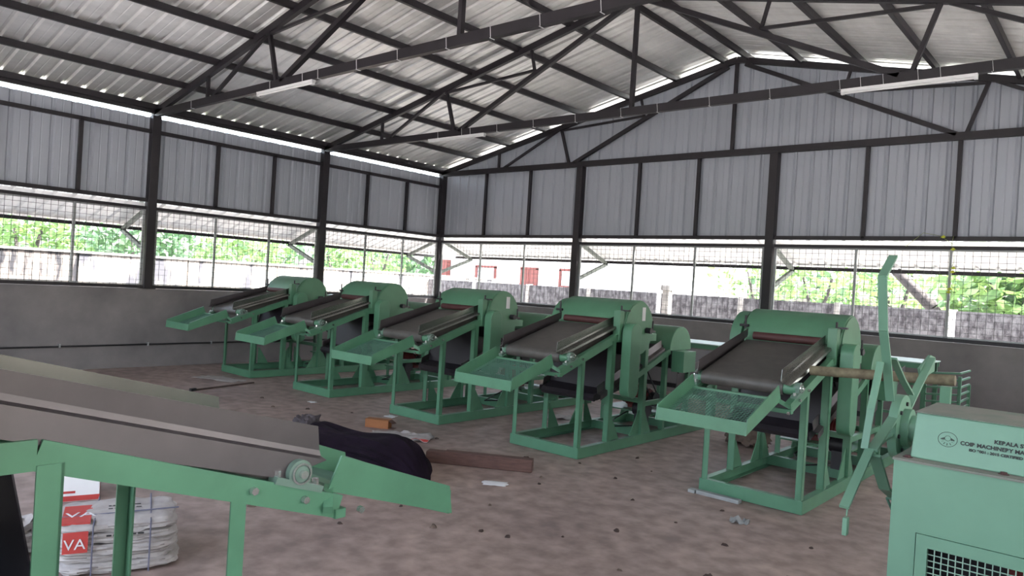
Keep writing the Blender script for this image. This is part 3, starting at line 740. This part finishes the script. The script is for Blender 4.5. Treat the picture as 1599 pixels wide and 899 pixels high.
arm([(-7.044, 1.122), (-6.80, 1.24), (-6.56, 1.345)], .034, .014, .0, 'upright_arm')
MB().prism_x([(y + 7.16, z - 1.09) for y, z in ((-6.73, 1.30), (-6.50, 1.36), (-6.38, 1.345), (-6.38, 1.27), (-6.50, 1.26), (-6.66, 1.23))], -.03, -.018).build('paddle', GC, ro)
arm([(-7.20, 1.05), (-7.596, 1.009), (-7.902, .83)], .035, .010, -.01, 'upright_arm')
arm([(-7.26, 1.12), (-7.596, 1.009)], .04, .012, .0, 'brace_arm')
arm([(-7.596, .99), (-7.40, .82), (-7.20, .74)], .045, .012, .01, 'brace_arm')
arm([(-7.16, .98), (-7.12, .72)], .03, .012, .03, 'upright_arm')
MB().tube([Q(-7.895, .835), Q(-7.90, .80)], .003, 6).box(-.008, .008, -.76, -.73, -.36, -.295).build('linch_pin', GC, ro)
MB().tube([(.05, -.06, -.35), (-.02, -.06, -.35), (.0, -.02, -.42), (.06, -.02, -.43)], .006).build('wire_loop', GDK, ro)
# pedestal carrying the rotor shaft
pd = thing('rotor_pedestal', 'green bearing pedestal behind the foreground cabinet holding the rotor shaft', 'stand', (10.79, -7.16, 0))
# cabinet side stands at x=10.81, pedestal sits inside its footprint edge, so keep it slim and outside
pd.location = (10.765, -6.72, 0)
MB().box(-.03, .03, -.10, .10, 0, .02).box(-.02, .02, -.04, .04, .02, .80).beam((0, 0, .78), (0, -.40, 1.0), .03, .05).build('upright', GC, pd)

# dirty pole lying across
pl = thing('round_pole', 'dirty brown-green round pole running from the rightmost row machine to behind the rotor', 'pole', (0, 0, 0))
MB().cyl((9.60, -5.17, 1.085), (10.55, -5.20, 1.135), .036, .036, n=16).build('rod', POLE, pl, smooth=True)
MB().cyl((10.08, -5.185, 1.11), (10.14, -5.187, 1.113), .039, n=16).build('tape_band', mat('dark_band', (.07, .05, .03), .8), pl)
st = thing('pole_stand', 'slim green upright behind the foreground rotor supporting the pole end', 'stand', (10.5, -5.2, 0))
MB().box(-.03, .03, -.03, .03, .01, 1.09).box(-.14, .14, -.14, .14, 0, .012).build('upright', G, st)

# rear tables and slatted rack
def table(x, y, label, wx=.9, z=.955):
    t = thing('metal_table', label, 'table', (x, y, 0))
    MB().box(-wx / 2, wx / 2, -.35, .35, z - .012, z).build('table_top', mat_tt, t)
    for q in (-.34, .31): MB().box(-wx / 2 + .01, wx / 2 - .01, q, q + .03, z - .07, z - .013).build('apron', G, t)
    for sx in (-1, 1):
        for sy in (-1, 1): MB().angle((sx * (wx / 2 - .02), sy * .31, 0), (sx * (wx / 2 - .02), sy * .31, z - .013), .04, .006, (-sx, 0, 0), (0, -sy, 0)).build('leg', G, t)
    for q in (.75, .4): MB().beam((-wx / 2 + .02, -.31, q), (wx / 2 - .02, -.31, q), .03, .03).build('rail', G, t)
    return t
YEL = mat('yellow_leaflet', (.55, .60, .05), .5)
mat_tt = mat('pale_green_top', (.42, .55, .47), .45)
table(6.80, -1.35, 'pale green flat-topped table seen between the two rightmost row machines')
vn = thing('creeping_vine', 'thin yellow-green vine climbing the mesh window mullion at the right of the back wall', 'plant', (9.60, -.06, 1.2))
b = MB(); pts = [(.0 + .02 * math.sin(k * 1.7), 0, .15 + k * .11) for k in range(12)]; b.tube(pts, .003, 5); b.tube([(0, 0, 1.25), (-.15, 0, 1.36), (-.35, 0, 1.40), (-.55, 0, 1.22)], .003, 5).build('stem', LEAF3, vn)
for k, (x, z) in enumerate(((.0, 1.17), (.015, .93), (-.01, .66), (-.02, .62), (-.12, 1.33), (.01, .88))):
    b = MB().add([(x, -.01, z), (x + .035, -.02, z + .012), (x + .01, -.03, z + .04), (x - .028, -.02, z + .014)], [(0, 1, 2, 3)]); b.build('leaf', YEL, vn, solid=.001)
table(9.30, -1.30, 'pale green flat-topped table behind the rightmost row machine, near slatted rack', .8, 1.0)
rk = thing('slatted_rack', 'green rack with sloping parallel slats standing behind the foreground cabinet', 'rack', (9.78, -1.75, 0))
for x in (-.02, .30):
    MB().box(x - .015, x + .015, -.30, -.27, 0, .96 if x < 0 else .92).build('upright', G, rk); MB().box(x - .015, x + .015, .27, .30, 0, .80).build('upright', G, rk)
for k in range(8):
    z = .40 + k * .075
    MB().beam((-.02, -.285, z), (.30, -.285, z + .03), .03, .018).build('slat', G, rk)
    MB().beam((.30, -.285, z + .03), (.30, .285, z + .03), .018, .018).build('side_slat', G, rk)
MB().box(-.02, .30, -.28, .28, .32, .335).build('shelf', G, rk)

# ------------------------------------------------------------------ left foreground packages
def soft_box(name, sx, sy, sz, m, parent, amp=.012, n=10, loc=(0, 0, 0)):
    import mathutils
    vs_ = {}; b = MB(); seed = random.random() * 50
    def pt(i, j, k):
        key = (i, j, k)
        if key not in vs_:
            p = Vector((i / n * 2 - 1, j / n * 2 - 1, k / n * 2 - 1)); e = 5
            r = (abs(p.x) ** e + abs(p.y) ** e + abs(p.z) ** e) ** (1 / e); q = p / r
            d = mathutils.noise.noise(q * 2.3 + Vector((seed, 0, 0))) * amp * 1.6 + mathutils.noise.noise(q * 7 + Vector((0, seed, 0))) * amp
            q = Vector((q.x * (sx / 2 + d), q.y * (sy / 2 + d), q.z * (sz / 2 + d) + sz / 2)) + Vector(loc)
            q.z = max(q.z, .002)
            vs_[key] = len(b.v); b.v.append(tuple(q))
        return vs_[key]
    for a in range(n):
        for c in range(n):
            b.f += [(pt(a, c, 0), pt(a, c + 1, 0), pt(a + 1, c + 1, 0), pt(a + 1, c, 0)), (pt(a, c, n), pt(a + 1, c, n), pt(a + 1, c + 1, n), pt(a, c + 1, n)),
                    (pt(a, 0, c), pt(a + 1, 0, c), pt(a + 1, 0, c + 1), pt(a, 0, c + 1)), (pt(a, n, c), pt(a, n, c + 1), pt(a + 1, n, c + 1), pt(a + 1, n, c)),
                    (pt(0, a, c), pt(0, a, c + 1), pt(0, a + 1, c + 1), pt(0, a + 1, c)), (pt(n, a, c), pt(n, a + 1, c), pt(n, a + 1, c + 1), pt(n, a, c + 1))]
    return b.build(name, m, parent, smooth=True)
# bale: front face toward the camera; local -y is front
bz = math.atan2(-8.99 + 9.46, 7.54 - 7.43)
bale = thing('sack_bale', 'white woven sack bale with red print tied by cord under the near machine', 'bale', (7.36, -9.20, 0), bz - .15)
for k in range(5): soft_box('folded_sack', .56 - .01 * (k % 2), .46, .060, SACK, bale, .010, 12, (random.uniform(-.012, .012), random.uniform(-.01, .01), k * .050 + .002))
for x in (-.12, .14): MB().tube([(x, -.245, .0), (x, -.25, .255), (x + .01, .24, .265), (x + .01, .245, 0)], .004, 6).build('cord', mat('blue_grey_cord', (.12, .12, .17), .8), bale)
MB().tube([(-.28, -.08, .264), (.28, -.06, .266)], .004, 6).build('cord', bpy.data.materials['blue_grey_cord'], bale)
MB().box(-.265, -.135, -.20, .10, .258, .266).build('red_patch', SACKR, bale); MB().box(-.25, -.14, -.248, -.241, .13, .235).build('red_patch', SACKR, bale)
text('VA', .075, PAPER, bale, (-.245, -.251, .15), (1, 0, 0), (0, 0, 1)); text('VA', .11, PAPER, bale, (-.255, -.10, .2675), (1, 0, 0), (0, 1, 0))
b = MB()
for r_ in range(3):
    x = -.06
    while x < .10: w_ = random.uniform(.01, .03); b.box(x, x + w_, .0 + r_ * .05, .012 + r_ * .05, .2655, .2668) if r_ < 2 else b.box(x, x + w_, -.251, -.2495, .20, .209); x += w_ + .008
b.build('printed_lines', INK, bale)['kind'] = 'stuff'
MB().box(-.02, .06, -.04, -.025, .266, .268).build('red_stripe', SACKR, bale)
bx = thing('carton', 'small white carton with red bands standing behind the sack bale', 'box', (6.12, -9.00, 0), bz - .1)
MB().box(-.14, .14, -.12, .12, 0, .24).build('carton_body', WHITE, bx, bevel=.004)
MB().box(-.141, .141, -.1215, .121, .004, .038).build('red_band', SACKR, bx); MB().box(-.12, .0, -.1215, -.119, .055, .07).build('red_bar', SACKR, bx)
MB().box(.141, .1425, -.08, .02, .06, .23).build('red_side_band', SACKR, bx)
sk = thing('plastic_sack', 'crumpled white plastic sack at the lower left corner beside the sack bale', 'sack', (6.85, -9.72, 0), .5)
soft_box('crumpled_body', .50, .34, .16, SACK, sk, .05, 14)

# dark bundle behind near tray
bd = thing('cloth_bundle', 'long dark purple cloth bundle lying on the floor behind the near machine tray', 'bundle')
import mathutils
def bundle():
    b = MB(); P0 = Vector((7.45, -7.05, 0)); P1 = Vector((5.80, -7.00, 0)); n = 70; m_ = 56
    d = (P1 - P0); sdv = Vector((-d.y, d.x, 0)).normalized()
    for i in range(n + 1):
        u = i / n; r = .205 * (math.sin(PI / 2 * min(1, (u + .004) / .30)) ** .55) * (1 - .30 * u)
        r *= math.sqrt(max(.02, 1 - max(0, (u - .9) / .1) ** 2)) if u > .9 else 1
        r = max(r, .01); c = P0 + d * u
        for k in range(m_):
            a = 2 * PI * k / m_
            q = Vector((math.cos(a), u * 3.5, math.sin(a)))
            fold = mathutils.noise.noise(Vector((math.cos(a) * 1.5, math.sin(a) * 1.5, u * 2.2))) * .10 + mathutils.noise.noise(Vector((math.cos(a) * 5, math.sin(a) * 5, u * 3.5 + 9))) * .07
            rr = r * (1 + fold / .28 * (1 if r > .1 else .3))
            p = c + sdv * rr * 1.15 * math.cos(a) + Vector((0, 0, r * .82 + rr * .82 * math.sin(a)))
            p.z = max(p.z, .003); b.v.append(tuple(p))
    for i in range(n):
        for k in range(m_): b.f.append((i * m_ + k, i * m_ + (k + 1) % m_, (i + 1) * m_ + (k + 1) % m_, (i + 1) * m_ + k))
    b.f.append(tuple(range(m_))); b.f.append(tuple(range(n * m_, n * m_ + m_))[::-1])
    return b
bundle().build('wrapped_cloth', CLOTH, bd, smooth=True)
kb = soft_box('knotted_end', .20, .20, .27, mat('dark_grey_cloth', (.06, .05, .055), .9), bd, .02, 12, (5.70, -6.93, 0))

# ------------------------------------------------------------------ litter
wbm = thing('wood_beam', 'dark brown weathered wooden beam lying on the floor in the middle', 'beam', (7.18, -6.17, 0), math.atan2(.42, .70))
b = MB().box(-.47, .47, -.055, .055, 0.0, .10); wo = b.build('timber', WOODD, wbm, bevel=.01)
MB().box(-.30, .47, -.054, .03, .10, .112).build('split_layer', WOODD, wbm)
cbx = thing('crushed_carton', 'small orange-brown crushed carton lying open on the floor', 'box', (5.42, -5.86, 0), .5)
MB().box(-.13, .13, -.05, -.046, .0, .09).box(-.13, .13, .046, .05, 0, .08).box(-.13, .13, -.05, .05, .086, .09).box(-.13, -.127, -.05, .05, 0, .088).box(-.13, .13, -.05, .05, 0, .004).build('carton_shell', CARD, cbx)
MB().add([(.13, -.05, .09), (.18, -.06, .06), (.19, .03, .055), (.13, .05, .085)], [(0, 1, 2, 3)]).add([(.13, -.05, .0), (.19, -.05, .004), (.19, .04, .004), (.13, .05, .0)], [(0, 1, 2, 3)]).build('open_flap', WOODD, cbx, solid=.003)
def litter_sheet(name, x, y, sx, sy, rz, m, label, cat, amp=.02, n=12, redm=None):
    t = thing(name, label, cat, (x, y, 0), rz); b = MB(); sd_ = random.random() * 40
    for i in range(n + 1):
        for j in range(n + 1):
            u, v = i / n - .5, j / n - .5; e = 1 + .25 * mathutils.noise.noise(Vector((u * 3, v * 3, sd_)))
            b.v.append((u * sx * e, v * sy * e, .004 + amp * abs(mathutils.noise.noise(Vector((u * 7, v * 7, sd_ + 5))))))
    for i in range(n):
        for j in range(n): b.f.append((i * (n + 1) + j, (i + 1) * (n + 1) + j, (i + 1) * (n + 1) + j + 1, i * (n + 1) + j + 1))
    o = b.build('crumpled_sheet', m, t, smooth=True, solid=.002)
    if redm:
        b2 = MB(); k = [q for q in range(len(b.v))]
        for i in range(n):
            for j in range(2):
                q = [b.v[i * (n + 1) + j], b.v[(i + 1) * (n + 1) + j], b.v[(i + 1) * (n + 1) + j + 1], b.v[i * (n + 1) + j + 1]]
                b2.add([(p[0], p[1], p[2] + .006) for p in q], [(0, 1, 2, 3)])
        b2.build('red_print_strip', redm, t)
    return t
litter_sheet('plastic_wrapper', 5.90, -6.0, .62, .42, .75, SACK, 'flattened white plastic sack with a red strip on the floor above the dark bundle', 'wrapper', .05, 14, SACKR)
litter_sheet('plastic_wrapper', 6.55, -6.42, .45, .22, -.3, SACK, 'smaller torn white wrapper at the edge of the dark bundle', 'wrapper', .05, 12)
litter_sheet('paper_sheet', 7.64, -6.47, .20, .13, .6, PAPER, 'small white sheet of paper lying on floor below the wooden beam', 'paper', .004, 6)
litter_sheet('foil_scrap', 9.38, -5.80, .13, .09, .3, GREYST, 'crumpled silvery scrap on the floor in front of the rightmost machine', 'scrap', .06, 8)
litter_sheet('plastic_film', 1.66, -5.66, .75, .28, .3, SACK, 'clear plastic film lying by the base of the farthest machine', 'wrapper', .03, 10)
litter_sheet('plastic_film', 2.46, -4.55, .5, .3, .2, SACK, 'pale plastic film on floor between the two leftmost row machines', 'wrapper', .03, 10)
litter_sheet('plastic_film', 6.2, -3.6, .5, .25, .8, SACK, 'pale plastic scrap on floor between the two rightmost row machines', 'wrapper', .05, 10)
litter_sheet('paper_sheet', 5.05, -5.38, .14, .10, .1, PAPER, 'white scrap of paper at the front edge of the middle machine base', 'paper', .02, 6)
litter_sheet('paper_sheet', 3.86, -5.62, .10, .07, .1, PAPER, 'tiny white scrap of paper in front of second machine from the left', 'paper', .03, 6)
mp_ = thing('metal_plate', 'short pale metal plate lying against the front of the rightmost machine base', 'plate', (9.02, -5.33, 0), 0)
MB().box(-.20, .16, -.03, .03, 0, .03).build('bar', GREYST, mp_, bevel=.004); MB().box(-.27, -.21, -.03, .03, 0, .025).build('tab', GREYST, mp_)
stk = thing('stick', 'thin dark stick lying on the floor in front of farthest machine', 'stick', (2.3, -5.92, 0), math.atan2(.95, -.25))
MB().box(-.5, .5, -.012, .012, 0, .02).build('rod', DEB, stk); MB().box(-.56, -.48, -.02, .02, 0, .035).build('rod_end', BLACK, stk)
lump = thing('brown_stone', 'round brown lump on the floor left of the rightmost machine', 'stone', (8.25, -3.0, 0)); soft_box('lump', .42, .34, .26, STONE, lump, .03, 12)
def rock(x, y, s, m):
    b = MB(); n = 7; top = []
    base = [(s * (1 + random.uniform(-.3, .3)) * math.cos(2 * PI * k / n), s * .7 * (1 + random.uniform(-.3, .3)) * math.sin(2 * PI * k / n)) for k in range(n)]
    b.add([(p[0], p[1], 0) for p in base] + [(p[0] * .6, p[1] * .6, s * random.uniform(.3, .6)) for p in base],
          [tuple(range(n))[::-1], tuple(range(n, 2 * n))] + [(i, (i + 1) % n, (i + 1) % n + n, i + n) for i in range(n)])
    o = b.build('debris_chip', m); o.location = (x, y, 0); o.rotation_euler = (0, 0, random.random() * 6)
    return tag(o, 'small dark chip of debris lying on the bare floor', 'debris', 'scattered debris chips on the floor')
spots = [(7.75, -6.05), (8.13, -5.48), (7.89, -4.65), (9.06, -4.87), (7.61, -7.43), (8.36, -7.35), (8.90, -6.68), (8.49, -7.3), (8.6, -5.9), (8.0, -6.9), (7.2, -5.6), (6.2, -5.75), (4.6, -5.6), (4.2, -5.9), (3.9, -6.2),
         (5.2, -6.3), (3.3, -6.0), (1.5, -7.0), (2.0, -6.9), (2.9, -6.6), (7.9, -6.2), (8.2, -5.0), (9.2, -5.6), (9.55, -6.3), (9.7, -6.9), (9.3, -7.2), (10.0, -6.5), (7.7, -5.3), (8.7, -7.0), (8.05, -7.6), (7.0, -8.2), (7.6, -8.0), (9.9, -5.9), (9.1, -6.2), (6.4, -6.9), (4.9, -6.7)]
for x, y in spots: rock(x + random.uniform(-.05, .05), y + random.uniform(-.05, .05), random.uniform(.012, .032), DEB if random.random() < .8 else STONE)
